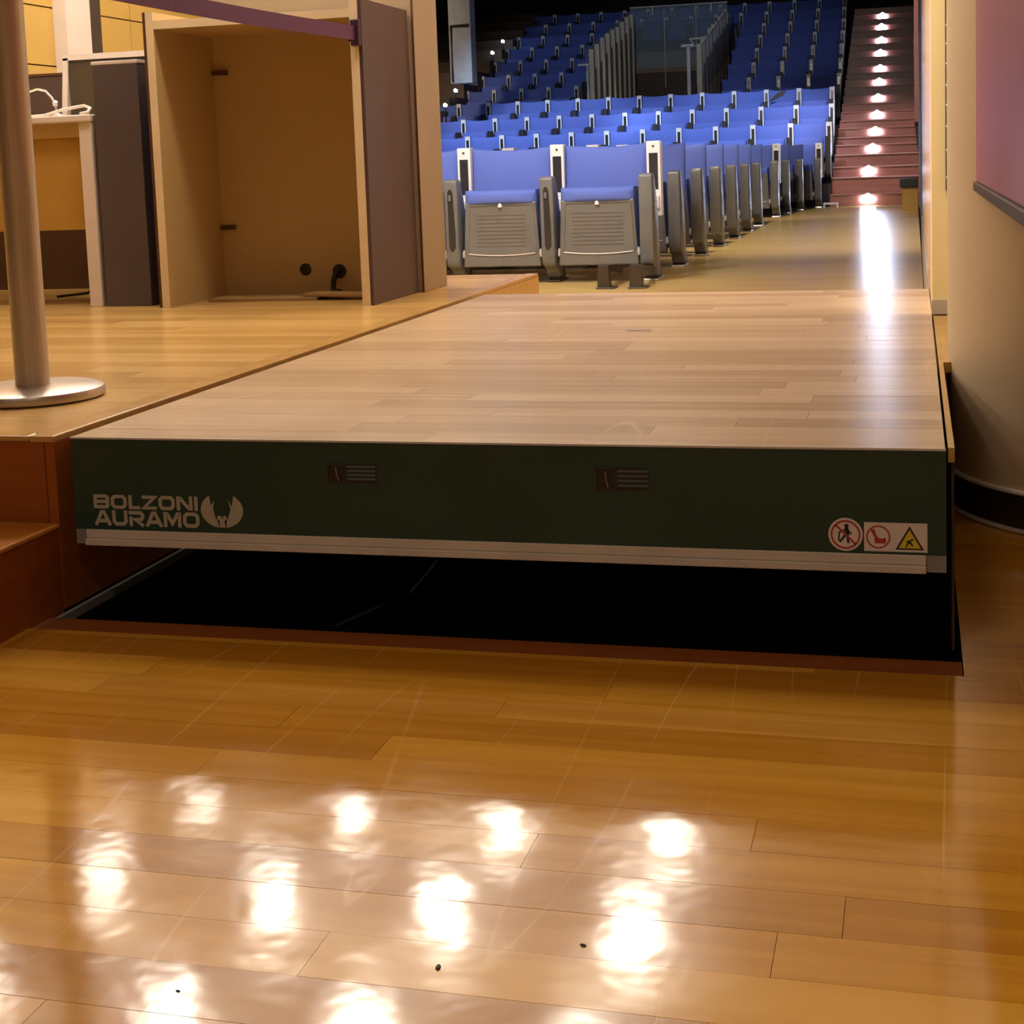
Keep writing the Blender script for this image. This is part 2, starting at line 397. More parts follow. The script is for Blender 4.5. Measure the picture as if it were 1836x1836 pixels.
# right side: cream end wall and its glossy return
wr = struct('wall_cream', MB().box(1.705, 4.2, 2.19, 2.6, H, CEIL+0.1), 'cream_wall')
MB().box(1.703, 4.2, 2.18, 2.192, H, H+0.045).build('baseboard', 'grey_base', wr)
struct('wall_side', MB().box(1.712, 1.9, 2.6, 9.5, 0, 9.0), 'side_wall')
struct('baseboard_side', MB().box(1.704, 1.712, 3.3, 9.5, ZS, ZS+0.28), 'grey_base')
# dark strip on the cream wall; added glowing dots imitate light from the stairs
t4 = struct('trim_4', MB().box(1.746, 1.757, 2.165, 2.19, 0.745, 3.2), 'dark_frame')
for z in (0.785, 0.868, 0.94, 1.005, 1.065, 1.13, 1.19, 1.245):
    MB().lathe([(0.001, -0.004), (0.0045, -0.003), (0.0055, 0), (0.0045, 0.003), (0.001, 0.004)], (1.754, 2.163, z), 12).build('glow_dot', 'dot_glow', t4, smooth=True)

# ------------------------------------------------------------------ round column with board
colm = struct('column', MB().lathe([(0.47, 0.095), (0.47, CEIL)], (2.20, 1.20, 0), 96), 'column_plaster', smooth=True)
MB().lathe([(0.474, 0.012), (0.474, 0.09)], (2.20, 1.20, 0), 96).build('base_band', 'bronze_band', colm, smooth=True)
for z0 in (0.0, 0.088):
    MB().lathe([(0.47, z0), (0.480, z0+0.002), (0.482, z0+0.006), (0.480, z0+0.010), (0.47, z0+0.012)], (2.20, 1.20, 0), 96).build('chrome_rim', 'rim_satin', colm, smooth=True)
rb = empty('wall_board', (1.79, 0.85, 0.78), 'dark red glossy display board hung against the round plaster column', 'board')
MB().box(0.0, 0.03, -1.6, 0.24, 0.016, 1.9).build('board_face', 'red_board', rb, bevel=0.003)
MB().box(-0.006, 0.036, -1.6, 0.246, -0.004, 0.016).build('bottom_frame', 'dark_frame', rb, bevel=0.002)
MB().box(-0.003, 0.034, 0.24, 0.246, 0.016, 1.9).build('side_frame', 'dark_frame', rb)

# ------------------------------------------------------------------ the platform lift
lift = empty('platform_lift', (0, 0, 0), 'raised platform lift with pale boarded deck and dark green front panel', 'lift')
zb = H-LT
MB().box(0.002, LW, 0.02, LL, zb+0.03, H-0.019).build('deck_frame', 'lift_side', lift)
planks(lift, 'pale_board', 0.001, LW-0.001, 0.002, LL, H, w=0.0954, lmin=0.55, lmax=1.2, name='deck_plank')
MB().box(0.0, LW, -0.002, 0.0022, H-0.004, H-0.0002).build('deck_edge_strip', 'strip_white', lift)
fp = MB().box(0.0, LW, 0.0, 0.02, zb+0.026, H-0.004).build('front_panel', 'lift_green', lift)
MB().box(0.022, LW-0.034, -0.008, 0.018, zb-0.002, zb+0.012).box(0.022, LW-0.034, -0.002, 0.018, zb+0.012, zb+0.030).build('safety_strip', 'strip_white', lift, bevel=0.0015)
MB().box(LW-0.033, LW, -0.001, 0.018, zb, zb+0.030).build('strip_end', 'strip_grey', lift)
MB().box(0.0, 0.021, -0.001, 0.018, zb, zb+0.030).build('strip_end', 'strip_grey', lift)
def px(u, v):   # photo pixel -> (x, z) on the front panel plane y = 0
    d = r2*((u-918)/F_PX) - u2*((v-CY_PX)/F_PX) + fwd
    C = Vector((1.6529, -2.666, 0.8808)); t = -C.y/d.y
    p = C+d*t
    return p.x, p.z
MB().box(0.81, 0.885, 1.775, 1.80, H-0.002, H+0.0006).build('deck_slot', 'brown_laminate', lift)
# two recessed vents
for (u0, v0, u1, v1) in ((586, 831, 675, 866), (1067, 838, 1164, 879)):
    x0, z1 = px(u0, v0); x1, z0 = px(u1, v1)
    ve = empty('vent', (0, 0, 0)); ve.parent = lift
    MB().box(x0, x1, -0.0012, 0.006, z0, z1).build('vent_recess', 'vent_black', ve)
    xm = x0+(x1-x0)*0.40
    fr = MB().box(x0-0.001, x0+0.002, -0.003, 0.0, z0, z1).box(xm-0.001, xm+0.001, -0.003, 0, z0, z1).box(x0, xm, -0.003, 0, z1-0.0015, z1+0.001).box(x0, xm, -0.003, 0, z0-0.001, z0+0.001)
    fr.build('vent_frame', 'vent_edge', ve)
    hx = (x0+xm)/2
    MB().tube([(hx-0.001, -0.003, z1-0.006), (hx, -0.003, (z0+z1)/2), (hx+0.004, -0.003, z0+0.003)], 0.0012, 6).build('latch', 'strip_grey', ve)
    for k in range(4):
        z = z0+(z1-z0)*(0.16+0.22*k)
        MB().prism([(-0.004, z-0.0005), (-0.001, z+0.004), (0.0, z+0.004), (0.0, z-0.0005)], xm+0.002, x1, 'x').build('louvre', 'vent_edge', ve)

# lettering: wide block capitals made of strokes
def stroke_poly(pts, w, closed):
    """thick polyline in 2-D -> list of quads with mitred joints"""
    n = len(pts); P = [Vector(p) for p in pts]; L = []; R = []
    for i in range(n):
        if closed: a, b = P[i-1], P[(i+1) % n]
        else: a, b = P[max(i-1, 0)], P[min(i+1, n-1)]
        d1 = (P[i]-a) if (closed or i > 0) else (b-P[i]); d2 = (b-P[i]) if (closed or i < n-1) else d1
        d1 = d1.normalized(); d2 = d2.normalized()
        n1 = Vector((-d1.y, d1.x)); n2 = Vector((-d2.y, d2.x)); mt = (n1+n2)
        if mt.length < 1e-4: mt = n1
        mt.normalize(); c = max(0.45, mt.dot(n1))
        L.append(P[i]+mt*(w/2/c)); R.append(P[i]-mt*(w/2/c))
    q = []
    for i in range(n if closed else n-1):
        j = (i+1) % n
        q.append([L[i], L[j], R[j], R[i]])
    return q
LET = {   # unit box: x 0..w, z 0..1, strokes follow the centre lines
    'B': (1.12, [([(0.1, .12), (.9, .12), (1.0, .2), (1.0, .42), (.92, .5), (1.0, .58), (1.0, .8), (.9, .88), (.1, .88)], False), ([(.12, .5), (.94, .5)], False), ([(.13, .02), (.13, .98)], False)]),
    'O': (1.15, [([(.28, .12), (.87, .12), (1.02, .28), (1.02, .72), (.87, .88), (.28, .88), (.13, .72), (.13, .28)], True)]),
    'L': (0.82, [([(.13, 1), (.13, .12), (.82, .12)], False)]),
    'Z': (1.08, [([(.05, .88), (.92, .88), (.16, .12), (1.05, .12)], False)]),
    'N': (1.12, [([(.13, 0), (.13, .86), (.26, .86), (.86, .14), (.99, .14), (.99, 1)], False)]),
    'I': (0.26, [([(.13, 0), (.13, 1)], False)]),
    'A': (1.12, [([(.05, 0), (.48, .88), (.64, .88), (1.07, 0)], False), ([(.28, .30), (.84, .30)], False)]),
    'U': (1.10, [([(.13, 1), (.13, .28), (.28, .12), (.82, .12), (.97, .28), (.97, 1)], False)]),
    'R': (1.10, [([(.13, 0), (.13, .62)], False), ([(0.0, .88), (.84, .88), (.96, .76), (.96, .56), (.84, .44), (.4, .44), (1.02, .03)], False)]),
    'M': (1.25, [([(.13, 0), (.13, .86), (.26, .86), (.62, .25), (.99, .86), (1.12, .86), (1.12, 0)], False)]),
}
def lettering(word, x0, z0, x1, z1, parent, skew=0.0, y=-0.0008):
    tot = sum(LET[c][0] for c in word)+0.10*(len(word)-1)
    sx = (x1-x0)/tot; sz = z1-z0; x = 0
    for c in word:
        w, strokes = LET[c]; mb = MB()
        for k, (pts, cl) in enumerate(strokes):
            P = [((x+p[0]), p[1]) for p in pts]
            for q in stroke_poly(P, 0.235, cl):
                mb.prism([(x0+a.x*sx+skew*(a.y)*sz, z0+a.y*sz) for a in q], y-0.00015*k, 0.0004+0.0001*k, 'y')
        o = mb.build('letter', 'logo_white', parent)
        x += w+0.10
xa, za = px(167, 886); xb, _ = px(354, 888); _, zc = px(167, 911)
lettering('BOLZONI', xa, zc, xb, za, fp)
xa, za = px(170, 914); xb, _ = px(357, 916); _, zc = px(170, 941)
lettering('AURAMO', xa, zc, xb, za, fp)
# round emblem with a fork-shaped gap
ex, ez = px(398, 915); er = px(436, 915)[0]-ex
def emblem():
    mb = MB(); sy = 0.78
    def arc(a0, a1, n, r=1.0): return [(r*math.cos(math.radians(a0+(a1-a0)*i/n)), sy*r*math.sin(math.radians(a0+(a1-a0)*i/n))) for i in range(n+1)]
    left = arc(125, 262, 18)+[(-0.14, -0.45), (-0.30, -0.40), (-0.42, 0.05), (-0.34, 0.45), (-0.5, 0.2)]
    right = arc(-82, 55, 18)+[(0.48, 0.15), (0.30, 0.5), (0.42, 0.05), (0.25, -0.40), (0.10, -0.45)]
    base = [(-0.24, -0.36), (-0.20, -0.24), (-0.06, -0.24), (-0.03, -0.36), (0.02, -0.36), (0.05, -0.24), (0.18, -0.24), (0.22, -0.36), (0.16, -0.76), (-0.16, -0.76)]
    for poly in (left, right, base):
        mb.prism([(ex+p[0]*er, ez+p[1]*er) for p in poly], -0.0008, 0.0004, 'y')
    return mb
emblem().build('emblem', 'logo_white', fp)

# stickers
def disc_poly(cx, cz, r, n=40): return [(cx+r*math.cos(2*PI*i/n), cz+r*math.sin(2*PI*i/n)) for i in range(n)]
def ring(mb, cx, cz, r0, r1, y0, y1, n=40):
    a = disc_poly(cx, cz, r0, n); b = disc_poly(cx, cz, r1, n)
    for i in range(n):
        j = (i+1) % n; mb.prism([a[i], a[j], b[j], b[i]], y0, y1, 'y')
    return mb
sx_, sz_ = px(1516, 958); sr = px(1547, 958)[0]-sx_
st = MB().prism(disc_poly(sx_, sz_, sr), -0.0006, 0.0004, 'y').build('round_sticker', 'sign_paper', fp)
mbr = ring(MB(), sx_, sz_, sr*0.76, sr*0.87, -0.0012, 0)
for q in stroke_poly([(sx_-sr*0.56, sz_+sr*0.56), (sx_+sr*0.56, sz_-sr*0.56)], sr*0.12, False): mbr.prism([(a.x, a.y) for a in q], -0.0012, 0, 'y')
mbr.build('prohibition_ring', 'sign_red', st)
mbp = MB().prism(disc_poly(sx_+sr*0.06, sz_+sr*0.52, sr*0.13, 16), -0.001, 0, 'y')
for pts, w in (([(0.05, .40), (0.12, -.05)], .24), ([(.10, -.05), (.16, -.52)], .13), ([(0.0, -.02), (-.34, -.46)], .13), ([(-.02, .30), (-.36, .12), (-.40, -.38)], .09), ([(.12, .30), (.34, .02)], .09)):
    for q in stroke_poly([(sx_+a*sr, sz_+b*sr) for a, b in pts], w*sr, False): mbp.prism([(a.x, a.y) for a in q], -0.001, 0, 'y')
mbp.build('walking_figure', 'sign_black', st)
x0, z1 = px(1549, 936); x1, z0 = px(1663, 991)
lb = MB().box(x0, x1, -0.0007, 0.0004, z0, z1).build('safety_label', 'sign_paper', fp)
h = z1-z0; cx, cz = x0+h*0.47, (z0+z1)/2
mbr = ring(MB(), cx, cz, h*0.35, h*0.40, -0.0012, 0); mbr.build('ring', 'sign_red', lb)
boot = [(-.27, .27), (-.12, .27), (-.05, .02), (.06, -.06), (.25, -.02), (.25, -.22), (-.12, -.22), (-.13, -.02)]
MB().prism([(cx+a*h, cz+b*h) for a, b in boot], -0.0011, 0, 'y').build('boot', 'sign_red', lb)
tx, tz = x1-h*0.58, z0+h*0.08
tri = lambda s, dz=0: [(tx-0.47*h*s, tz+dz), (tx+0.47*h*s, tz+dz), (tx, tz+dz+0.82*h*s)]
MB().prism(tri(1.0), -0.0010, 0, 'y').build('triangle_border', 'sign_black', lb)
MB().prism(tri(0.78, 0.055*h), -0.0014, 0, 'y').build('triangle_face', 'sign_yellow', lb)
mb = MB()
for pts in ([(-.12, .10), (-.02, .30), (.12, .38)], [(-.02, .30), (.10, .14)], [(-.10, .30), (.06, .22)]):
    for q in stroke_poly([(tx+a*h, tz+b*h) for a, b in pts], 0.05*h, False): mb.prism([(a.x, a.y) for a in q], -0.0018, 0, 'y')
mb.build('figure', 'sign_black', lb)
# scissor base of the lift, deep in the pit
for x in (0.45, LW-0.45):
    MB().prism([(0.5, -0.02), (0.6, -0.02), (2.5, zb+0.03), (2.4, zb+0.03)], x-0.02, x+0.02, 'x').build('scissor_arm', 'lift_side', lift)
    MB().prism([(2.5, -0.02), (2.4, -0.02), (0.5, zb+0.03), (0.6, zb+0.03)], x+0.03, x+0.07, 'x').build('scissor_arm', 'lift_side', lift)
tag(MB().tube([(0.55, 0.02, -0.0145), (0.62, 0.25, -0.014), (0.60, 0.5, -0.014), (0.68, 0.9, -0.014)], 0.004, 6).build('cable', 'vent_edge'), 'thin grey cable lying on the black pit floor', 'cable')

# ------------------------------------------------------------------ foyer ceiling lamps
lamp_me = [MB().lathe([(0.13, 0.0), (0.16, 0.0), (0.16, 0.05), (0.13, 0.05)], n=32).mesh('lamp_ring', 'chrome', smooth=True),
           MB().lathe([(0.001, 0.004), (0.09, 0.002), (0.132, 0.012), (0.132, 0.03), (0.001, 0.03)], n=32).mesh('lamp_lens', 'lamp_glow', smooth=True)]
for x in (-2.79, -1.78, -0.78, 0.24):
    for y, p in ((5.73, 26), (4.53, 36), (3.33, 40), (2.13, 52)):
        o = empty('ceiling_lamp', (x, y, CEIL), 'round recessed lamp in the foyer ceiling grid', 'lamp', 'foyer ceiling lamps')
        link('ring', lamp_me[0], o); link('lens', lamp_me[1], o)
        d = bpy.data.lights.new('foyer_light', 'POINT'); d.energy = p*(0.42 if x < -2.5 else 0.95); d.color = WARM; d.shadow_soft_size = 0.13
        lo = bpy.data.objects.new('foyer_light', d); COL.objects.link(lo); lo.location = (x, y, CEIL-0.14)
for x, y, p in ((1.9, -3.4, 160), (-0.6, -3.2, 90)):  # unseen fill spots added behind the camera, apart from the lamp grid
    spot('foyer_light', (x, y, CEIL-0.02), (x, y, 0), p, WARM, 2.4, 0.8, 0.13)

# ------------------------------------------------------------------ open cabinet on the stage
cab = empty('open_cabinet', (-0.765, 2.66, H), 'tall open cream cabinet with dark brown outer sides and empty inside', 'cabinet')
cw = 0.447; cdp = 0.52; ch = 1.14
MB().box(-cw, -cw+0.014, 0, cdp, 0, ch).build('outer_side', 'brown_edge', cab)
MB().box(-cw+0.014, -cw+0.045, -0.001, cdp, 0, ch).build('side_panel', 'cream_laminate', cab)
MB().box(-cw+0.0135, -cw+0.0455, -0.003, 0.0, 0, ch).build('edge_band', 'edge_cream', cab)
MB().box(cw-0.046, cw-0.014, -0.001, cdp, 0, ch).build('side_panel', 'cream_laminate', cab)
MB().box(cw-0.0465, cw-0.0135, -0.003, 0.0, 0, ch).build('edge_band', 'edge_cream', cab)
MB().box(cw-0.014, cw, -0.002, cdp+0.008, 0, ch).build('outer_side', 'brown_laminate', cab)
bp_ = MB().box(-cw+0.045, cw-0.046, cdp-0.02, cdp, 0, ch+0.015).build('back_panel', 'cream_laminate', cab)
MB().box(-cw+0.045, cw-0.046, 0.0, cdp-0.02, ch-0.065, ch-0.035).build('top_panel', 'cream_laminate', cab)
MB().box(-cw+0.045, cw-0.046, -0.002, 0.0, ch-0.066, ch-0.034).build('edge_band', 'edge_cream', cab)
for z in (0.92, 0.28):
    MB().box(-cw+0.045, -cw+0.11, cdp-0.045, cdp-0.022, z, z+0.018).build('shelf_bracket', 'brown_edge', cab, bevel=0.002)
for hx, hz, r in ((-0.035, 0.105, 0.026), (0.115, 0.095, 0.030)):
    mb = MB().prism([(hx+r*math.cos(2*PI*i/24), hz+r*math.sin(2*PI*i/24)) for i in range(24)], cdp-0.0215, cdp-0.0195, 'y')
    mb.build('cable_hole', 'hole_black', bp_)
MB().tube([(0.115, cdp-0.015, 0.10), (0.112, cdp-0.05, 0.095), (0.105, cdp-0.07, 0.055), (0.11, cdp-0.085, 0.022), (0.15, cdp-0.10, 0.014)], 0.012, 8).build('cable_stub', 'hole_black', cab, smooth=True)
def plank_piece(name, x, y, lx, ly, rot, lift_, label):
    o = MB().box(-lx/2, lx/2, -ly/2, ly/2, 0, 0.012).build(name, 'cardboard', None, bevel=0.001)
    o.location = (x, y, H+lift_); o.rotation_euler = (0.0, lift_*0.8, rot)
    return tag(o, label, 'board')
plank_piece('loose_board', -0.88, 2.96, 0.46, 0.16, 0.05, 0.0005, 'thin loose brown board lying flat on the cabinet floor')
plank_piece('loose_board', -0.57, 2.955, 0.28, 0.12, -0.10, 0.0135, 'short loose board propped on another beside the cable hole')

# tan storage block behind the cabinet
sl = empty('tall_block', (-0.77, 3.20, H), 'tall plain tan partition block standing behind the open cabinet', 'partition')
MB().box(-0.44, 0.475, 0, 0.31, 0, 1.27).build('body', 'tan_slab', sl, bevel=0.003)
MB().box(0.466, 0.4745, -0.004, 0.0, 0, 1.27).build('edge_strip', 'brown_edge', sl)

# ------------------------------------------------------------------ stanchion with belt
sp = empty('stanchion', (-0.385, 0.475, H), 'brushed metal stanchion post with round base on the stage edge', 'stanchion')
MB().lathe([(0.001, 0), (0.158, 0), (0.166, 0.004), (0.168, 0.014), (0.164, 0.024), (0.152, 0.029), (0.05, 0.033), (0.001, 0.034)], n=64).build('base', 'base_metal', sp, smooth=True)
MB().lathe([(0.040, 0.03), (0.040, 0.94)], n=40).build('pole', 'pole_metal', sp, smooth=True)
MB().lathe([(0.040, 0.94), (0.034, 0.945), (0.034, 1.03), (0.040, 1.035), (0.040, 1.045), (0.001, 1.05)], n=32).build('belt_head', 'clip_black', sp, smooth=True)
ba = Vector((-0.365, 0.51, 1.365)); bb = Vector((-0.335, 2.648, 1.373))
mb = MB(); vs = []; nb = 24
for i in range(nb+1):
    t = i/nb; p = ba.lerp(bb, t); p.z -= 0.010*math.sin(PI*t)
    for dz in (-0.026, 0.026):
        for dx in (-0.0007, 0.0007): vs.append((p.x+dx, p.y, p.z+dz))
fs = []
for i in range(nb):
    a = i*4; b = a+4
    fs += [(a, b, b+2, a+2), (a+1, a+3, b+3, b+1), (a+2, b+2, b+3, a+3), (a, a+1, b+1, b)]
fs += [(0, 2, 3, 1), (nb*4, nb*4+1, nb*4+3, nb*4+2)]
belt = empty('barrier_belt', (-0.335, 2.65, 1.33), 'purple barrier belt stretched from the stanchion to the cabinet edge', 'belt')
o = mb.add(vs, fs).build('webbing', 'belt_purple', belt); o.location = -Vector(belt.location)
MB().box(-0.018, 0.016, -0.022, 0.008, -0.005, 0.092).build('wall_clip', 'clip_black', belt, bevel=0.004)
MB().box(-0.030, -0.012, -0.016, -0.004, 0.012, 0.074).build('belt_end', 'clip_black', belt, bevel=0.003)

# ------------------------------------------------------------------ desk group on the left of the stage
dk = empty('white_desk', (-1.75, 2.74, H), 'white topped desk with ochre front panel and white side leg', 'desk')
MB().box(-0.9, 0.245, -0.012, 0.6, 0.738, 0.768).build('desk_top', 'white_laminate', dk, bevel=0.006)
MB().box(0.185, 0.24, 0.0, 0.56, 0, 0.738).build('side_leg', 'white_laminate', dk, bevel=0.002)
MB().box(-0.9, 0.185, 0.03, 0.05, 0.31, 0.738).build('front_panel', 'ochre_panel', dk)
MB().box(-0.9, 0.185, 0.02, 0.03, 0.68, 0.738).build('apron', 'cream_laminate', dk)
gc = empty('grey_cupboard', (-1.49, 2.74, H), 'dark grey side cupboard standing against the white desk', 'cupboard')
MB().box(0.0, 0.2, 0.0, 0.62, 0.0, 0.958).build('body', 'grey_laminate', gc, bevel=0.002)
MB().box(-0.002, 0.202, -0.001, 0.63, 0.958, 0.972).build('top_edge', 'white_laminate', gc, bevel=0.002)
fb = empty('framed_board', (-1.72, 3.42, H), 'white framed dark board standing behind the desk', 'board')
MB().box(-0.28, 0.40, 0, 0.02, 0.62, 1.05).build('panel', 'dark_column', fb)
MB().box(-0.30, 0.42, -0.01, 0.025, 1.04, 1.065).build('frame_rail', 'white_laminate', fb)
MB().prism([(-0.33, 0.70), (-0.305, 0.70), (-0.275, 1.05), (-0.30, 1.05)], -0.01, 0.022, 'y').build('frame_side', 'white_laminate', fb)
MB().box(0.40, 0.42, -0.01, 0.025, 0.62, 1.05).build('frame_side', 'white_laminate', fb)
bs = empty('brown_screen', (-2.35, 3.72, H), 'low brown screen panel behind the desk lamp', 'screen')
MB().box(-0.5, 0.30, 0, 0.03, 0.0, 1.0).build('panel', 'brown_laminate', bs, bevel=0.003)
MB().box(-0.5, 0.30, -0.004, 0.034, 1.0, 1.012).build('top_edge', 'brown_edge', bs)
la = empty('gooseneck_lamp', (-1.80, 2.98, H+0.768), 'bent chrome gooseneck lamp on the white desk', 'lamp')
MB().lathe([(0.001, 0), (0.028, 0), (0.026, 0.012), (0.008, 0.02), (0.001, 0.021)], n=20).build('foot', 'chrome', la, smooth=True)
MB().tube([(0, 0, 0.015), (-0.008, 0, 0.05), (-0.022, 0, 0.085), (-0.05, 0, 0.115), (-0.09, 0, 0.125), (-0.13, 0, 0.115), (-0.155, 0, 0.09)], 0.0045, 8).build('neck', 'chrome', la, smooth=True)
MB().lathe([(0.001, 0), (0.010, 0.002), (0.012, 0.015), (0.006, 0.024), (0.001, 0.025)], (-0.006, -0.004, 0.05), 16).build('joint', 'chrome', la, smooth=True)
kc = MB().tube([(-1.90, 2.90, H+0.776), (-1.80, 2.88, H+0.778), (-1.72, 2.90, H+0.80), (-1.64, 2.92, H+0.812), (-1.60, 2.90, H+0.80), (-1.595, 2.87, H+0.783), (-1.62, 2.85, H+0.776)], 0.0065, 8).build('white_cable', 'white_laminate', smooth=True)
tag(kc, 'loop of thick white cable lying on the white desk', 'cable')
dc = MB().tube([(-1.62, 3.3, H+0.30), (-1.63, 3.26, H+0.2), (-1.70, 3.2, H+0.1), (-1.82, 3.15, H+0.02), (-1.95, 3.12, H+0.008)], 0.006, 8).build('black_cable', 'hole_black', smooth=True)
tag(dc, 'black cable hanging down to the floor beneath the desk', 'cable')
struct('wall_desk_back', MB().box(-2.9, -1.3, 3.62, 3.66, H, H+0.72), 'vom_dark')

# ------------------------------------------------------------------ auditorium seats
SP = 0.666
def make_seat(post=True):
    root = empty('auditorium_seat')
    x0, x1 = -SP+0.052, (-0.052 if post else 0.03); xc = -SP/2
    MB().pad(x0, x1, 0.40, 0.915, 0.14, 0.225, dip=0.018, lean=0.05, bulge=0.02).build('backrest', 'seat_fabric', root, smooth=True)
    cu = MB().pad(xc-0.262, xc+0.262, 0.14, 0.625, -0.125, 0.015, lean=0.02, bulge=0.0, taper=0.03).build('cushion', 'seat_fabric', root, smooth=True)
    MB().pad(xc-0.252, xc+0.252, 0.530, 0.632, -0.178, 0.0, bulge=0.012, nx=12, nz=8).build('cushion_roll', 'seat_fabric', cu, smooth=True)
    sh = MB().prism([(xc-0.272, 0.115), (xc+0.272, 0.115), (xc+0.265, 0.20), (xc+0.247, 0.552), (xc-0.247, 0.552), (xc-0.265, 0.20)], -0.165, -0.115, 'y').build('seat_shell', 'seat_grey', root, bevel=0.010)
    fr = MB()
    fr.prism([(xc-0.246, 0.212), (xc-0.232, 0.212), (xc-0.212, 0.535), (xc-0.226, 0.535)], -0.170, -0.16, 'y')
    fr.prism([(xc+0.246, 0.212), (xc+0.232, 0.212), (xc+0.212, 0.535), (xc+0.226, 0.535)], -0.170, -0.16, 'y')
    fr.box(xc-0.226, xc+0.226, -0.170, -0.16, 0.528, 0.540)
    fr.build('shell_rim', 'seat_grey', sh)
    pts = [(xc+0.235*t, -0.168, 0.205-0.014*(1-t*t)) for t in [i/8-1 for i in range(17)]]
    MB().tube(pts, 0.0045, 6).build('shell_trim', 'strip_white', sh, smooth=True)
    rm = MB().box(xc-0.17, xc+0.17, -0.1685, -0.164, 0, 0.008).mesh('rib', 'seat_grey')
    for k in range(9): link('rib', rm, sh, (0, 0, 0.255+k*0.026))
    MB().lathe([(0.001, -0.018), (0.016, -0.014), (0.012, 0.004), (0.006, 0.018), (0.001, 0.02)], (xc, -0.17, 0.532), 12).build('knob', 'post_white', sh, smooth=True)
    for s in (-1, 1):
        MB().lathe([(0.001, -0.03), (0.012, -0.02), (0.013, 0.01), (0.007, 0.03), (0.001, 0.032)], (xc+s*0.268, -0.15, 0.20), 10).build('hinge_cap', 'strip_white', sh, smooth=True)
    # upright between the backs
    if not post: return root
    po = MB().box(-0.048, 0.048, 0.135, 0.225, 0.42, 0.925).build('post', 'post_white', root, bevel=0.006)
    MB().box(-0.030, 0.030, 0.131, 0.15, 0.60, 0.845).build('window', 'post_window', po, bevel=0.002)
    MB().lathe([(0.001, 0), (0.008, 0.002), (0.008, 0.01), (0.001, 0.012)], (0, 0.133, 0.885), 10).build('button', 'seat_dark', po)
    MB().box(-0.030, 0.036, 0.115, 0.14, 0.47, 0.56).build('bracket', 'post_white', po, bevel=0.006)
    return root
ARM_PROF = [(-0.215, 0.70), (-0.205, 0.712), (-0.135, 0.714), (-0.115, 0.70), (-0.05, 0.58), (0.0, 0.45), (0.035, 0.30), (0.045, 0.18), (0.03, 0.06), (0.02, 0.03), (-0.06, 0.03), (-0.10, 0.09), (-0.19, 0.12), (-0.212, 0.16)]
def make_arm(seat, endp):
    a = MB().prism(ARM_PROF, -0.046, 0.046, 'x').build('end_panel' if endp else 'arm_standard', 'arm_grey', seat, bevel=0.012, seg=3, smooth=True)
    if not endp:
        sl = [(-0.020, 0.62), (-0.010, 0.645), (0.006, 0.645), (0.016, 0.62), (0.026, 0.35), (0.024, 0.25), (0.0, 0.225), (-0.018, 0.25)]
        MB().prism(sl, -0.2195, -0.2, 'y').build('slot', 'seat_dark', a)
        MB().lathe([(0.001, -0.02), (0.010, -0.015), (0.010, 0.02), (0.001, 0.025)], (-0.004, -0.222, 0.585), 10).build('slot_catch', 'arm_grey', a, smooth=True)
    MB().prism([(-0.047, 0.0), (0.047, 0.0), (0.040, 0.12), (-0.040, 0.12)], -0.02, 0.10, 'y').build('pedestal', 'leg_brown', seat)
    MB().box(-0.048, 0.048, -0.09, 0.17, 0.0, 0.014).build('foot_plate', 'chrome' if endp else 'leg_brown', seat, bevel=0.004)
    return a
seat_mid = make_seat(); make_arm(seat_mid, False)
seat_end = make_seat(); make_arm(seat_end, True)
seat_plain = make_seat(False); make_arm(seat_plain, True)
# light version for the raised rows (small in the picture)
def make_far_seat():
    root = empty('auditorium_seat')
    x0, x1 = -SP+0.052, -0.052; xc = -SP/2
    MB().pad(x0, x1, 0.40, 0.915, 0.14, 0.225, dip=0.018, lean=0.05, bulge=0.02, nx=8, nz=6).build('backrest', 'seat_fabric', root, smooth=True)
    MB().pad(xc-0.255, xc+0.255, 0.14, 0.70, -0.19, -0.03, lean=0.0, bulge=0.0, taper=0.02, nx=8, nz=6).build('cushion', 'seat_fabric', root, smooth=True)
    MB().prism([(xc-0.268, 0.115), (xc+0.268, 0.115), (xc+0.252, 0.60), (xc-0.252, 0.60)], -0.185, -0.135, 'y').build('seat_shell', 'seat_grey', root)
    po = MB().box(-0.048, 0.048, 0.135, 0.225, 0.42, 0.925).build('post', 'post_white', root)
    MB().box(-0.026, 0.026, 0.131, 0.15, 0.60, 0.865).build('window', 'post_window', po)
    MB().prism(ARM_PROF, -0.046, 0.046, 'x').build('arm_standard', 'seat_dark', root)
    MB().box(-0.05, 0.05, -0.05, 0.1, 0.0, 0.12).build('pedestal', 'leg_brown', root)
    return root
seat_far = make_far_seat()
for mo in seat_far.children:
    pass
ORD = ['first', 'second', 'third', 'fourth', 'fifth', 'sixth', 'seventh', 'eighth', 'ninth', 'tenth', 'eleventh', 'twelfth', 'thirteenth']
used = set()
def place(proto, loc, label, group, sx=1.0, sy=1.0):
    o = proto if id(proto) not in used else copy_tree(proto)
    used.add(id(proto))
    o.location = loc; o.scale = (sx, sy, 1.0)
    tag(o, label, 'seat', group)
    return o
flat_rows = [7.30+1.19*k for k in range(7)]+[16.7, 17.8, 18.75, 19.55]
X_AISLE = -0.045
